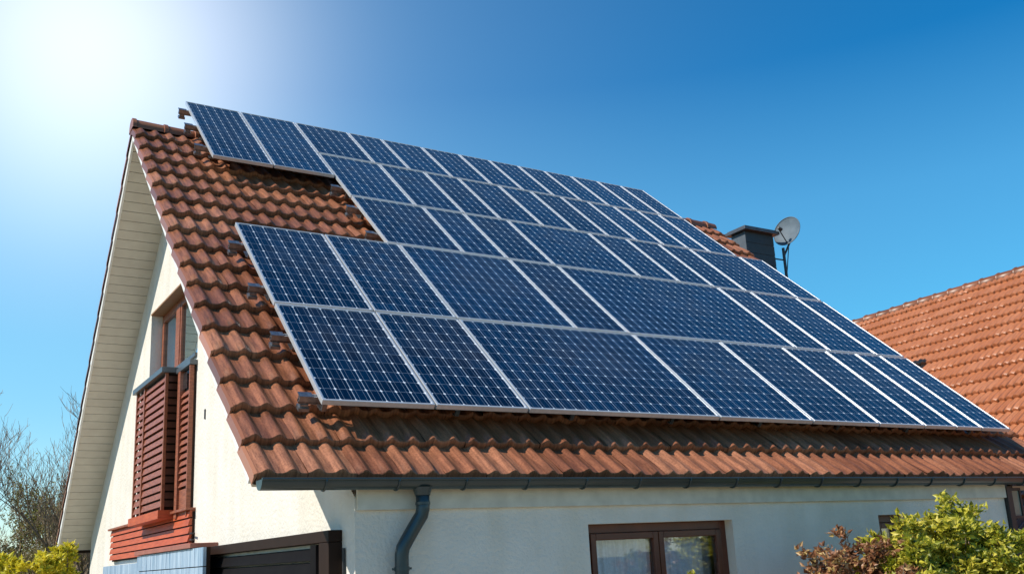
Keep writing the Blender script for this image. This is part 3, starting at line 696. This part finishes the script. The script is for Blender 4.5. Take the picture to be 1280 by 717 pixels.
# ------------------------------------------------------------------ plants
def leafset(mb, p, d, size, R_, fold=.25):
    d = d.normalized(); a = d.orthogonal().normalized(); a = (a*math.cos(R_.uniform(0, 6.28))+d.cross(a)*math.sin(R_.uniform(0, 6.28))).normalized()
    n_ = d.cross(a); l = size*R_.uniform(.7, 1.25); w_ = l*R_.uniform(.42, .60)
    droop = -n_*l*R_.uniform(.05, .3)
    mb.add([p, p+d*l*.45+a*w_*.5+n_*w_*fold, p+d*l+droop, p+d*l*.45-a*w_*.5+n_*w_*fold, p+d*l*.5], [(0, 1, 2, 4), (0, 4, 2, 3)])
def shrub(name, label, cat, base, H, rad, m_, nl, size, seed, nst=14, grp=None, lo=.35, up_=1.0):
    R_ = random.Random(seed); t_ = thing(name, label, cat, grp, loc=base); st_ = MB(); lf = MB()
    tips = []
    for i in range(nst):
        an = R_.uniform(0, 6.28); rr = rad*math.sqrt(R_.uniform(0, 1)); tip = Vector((math.cos(an)*rr, math.sin(an)*rr, H*R_.uniform(.80, 1.0)*(1-.22*(rr/rad)**2)))
        m1 = Vector((tip.x*.35, tip.y*.35, H*.45)); m2 = tip*.75+Vector((R_.uniform(-.08, .08), R_.uniform(-.08, .08), 0))
        pts = [Vector((tip.x*.1, tip.y*.1, 0)), m1, m2, tip]; st_.tube(pts, [.022, .015, .009, .003], 5)
        tips.append(pts)
        for b_ in range(9):
            k_ = R_.uniform(.5, 1.0); p0 = m1.lerp(tip, k_); d_ = Vector((R_.uniform(-1, 1), R_.uniform(-1, 1), R_.uniform(.0, 1.0))).normalized()
            e_ = p0+d_*R_.uniform(.1, .3)*rad*1.2; st_.tube([p0, (p0+e_)/2+Vector((0, 0, .01)), e_], [.006, .004, .002], 4); tips.append([p0, p0, (p0+e_)/2, e_])
    per = nl//len(tips)
    for pts in tips:
        for j in range(per):
            k_ = R_.uniform(0, 1); p_ = pts[1].lerp(pts[3], k_) if R_.random() < .45 else pts[2].lerp(pts[3], k_)
            p_ = p_+Vector((R_.gauss(0, 1), R_.gauss(0, 1), R_.gauss(0, .8)))*.045*rad
            if p_.z < H*lo: continue
            d_ = Vector((R_.uniform(-1, 1), R_.uniform(-1, 1), R_.uniform(-.4, up_)))
            leafset(lf, p_, d_, size, R_)
    st_.build('stem', M['bark'], t_); lf.build('foliage', m_, t_)
    return t_
shrub('shrub', 'copper brown leaved shrub at the wall, left of the yellow green shrubs', 'shrub', (4.62, -1.2, GZ), 2.54, .50, M['leaf_b'], 11000, 0.061, 1, 24, lo=.6)
shrub('shrub', 'tall yellow green shrub in the middle, before the small front window', 'shrub', (5.24, -1.15, GZ), 2.67, .62, M['leaf_y'], 17000, 0.064, 2, 26, lo=.6)
shrub('shrub', 'low yellow green shrub mixed between the copper and the tall shrub', 'shrub', (4.92, -1.5, GZ), 2.42, .45, M['leaf_g'], 9000, 0.059, 5, 16, lo=.6)
shrub('shrub', 'green shrub at the right edge of the picture under the eave', 'shrub', (6.25, -1.1, GZ), 2.66, .85, M['leaf_g'], 20000, 0.066, 3, 30, lo=.6)
shrub('young_shrub', 'young yellow leaved shrub tip just below the front window', 'shrub', (3.36, -.62, GZ), 2.18, .13, M['leaf_y'], 500, .055, 4, 4, lo=.6)

def bare_tree(label, base, H, seed, spread=.5, leaf=0, grp='bare trees left of the house'):
    R_ = random.Random(seed); t_ = thing('bare_tree', label, 'tree', grp, loc=base); tr = MB(); tw = MB(); lf = MB()
    def grow(p, d, l, r, lev):
        n_ = 4; pts = [p]; q_ = p; dd = d
        for i in range(n_):
            dd = (dd+Vector((R_.uniform(-.22, .22), R_.uniform(-.22, .22), R_.uniform(-.03, .16)))).normalized(); q_ = q_+dd*l/n_; pts.append(q_)
        rr = [r*(1-.55*i/n_) for i in range(n_+1)]
        (tr if lev <= 1 else tw).tube(pts, rr, 7 if lev == 0 else (5 if lev < 3 else 3), cap=False)
        if lev >= 5:
            return
        nb_ = {0: 10, 1: 7, 2: 6, 3: 4, 4: 2}[lev]
        for i in range(nb_):
            k_ = .25+.75*(i+R_.random())/nb_; k_ = min(k_, .99)*n_; a = int(k_); p_ = pts[a].lerp(pts[a+1], k_-a)
            an = R_.uniform(0, 6.28); sp = Vector((math.cos(an), math.sin(an), 0)); d2 = (dd*R_.uniform(.5, 1.1)+sp*spread*R_.uniform(.7, 1.7)+Vector((0, 0, .35))).normalized()
            grow(p_, d2, l*R_.uniform(.42, .62)*(1.1 if lev else .85), max(rr[a]*.5, .0045), lev+1)
            if leaf and lev >= 3:
                for _ in range(leaf): leafset(lf, p_+d2*R_.uniform(0, l*.5)+Vector((R_.gauss(0, .03), R_.gauss(0, .03), R_.gauss(0, .03))), Vector((R_.uniform(-1, 1), R_.uniform(-1, 1), R_.uniform(-.5, 1))), .06, R_)
    grow(Vector((0, 0, 0)), Vector((0, 0, 1)), H*.62, H*.016, 0)
    tr.build('trunk', M['bark'], t_); tw.build('crown', M['bark'], t_)
    if leaf: lf.build('foliage', M['leaf_o'], t_)
bare_tree('bare grey tree at the left edge of the picture', (-1.3, 14.5, GZ), 5.4, 21, .55, 0)
bare_tree('tallest bare tree, standing nearest the gable soffit', (.05, 15.2, GZ), 6.4, 22, .5, 0)
bare_tree('lower bushy tree with olive buds beneath the soffit end', (1.1, 16.5, GZ), 4.6, 23, .6, 2)
bare_tree('low budding tree between the left edge and the tallest tree', (-.6, 17.0, GZ), 4.7, 24, .65, 2)
# hedge mass behind
lf = MB(); R_ = random.Random(31)
for i in range(16000):
    x = R_.uniform(-6, 6); y = 24+R_.uniform(-1.5, 1.5); hh = 3.1+.7*noise.noise(Vector((x*.5, 2, 0)))+.5*noise.noise(Vector((x*1.7, 5, 0)))
    z = GZ+hh*math.sqrt(R_.random()); leafset(lf, Vector((x, y, z)), Vector((R_.uniform(-1, 1), R_.uniform(-1, 1), R_.uniform(-.5, 1))), .16, R_)
hd = lf.build('hedge', M['leaf_d']); tag(hd, 'dark brown green hedge behind the bare trees at lower left', 'hedge')
shrub('shrub', 'bright yellow leaved bush in the lower left corner of the picture', 'shrub', (-.86, 2.6, GZ), 2.74, .36, M['leaf_gold'], 7000, .055, 41, 12, lo=.7)
shrub('shrub', 'bright yellow leaved bush nearest the plank screen at lower left', 'shrub', (-1.27, 2.45, GZ), 2.95, .42, M['leaf_gold'], 9000, .055, 42, 10, lo=.7)
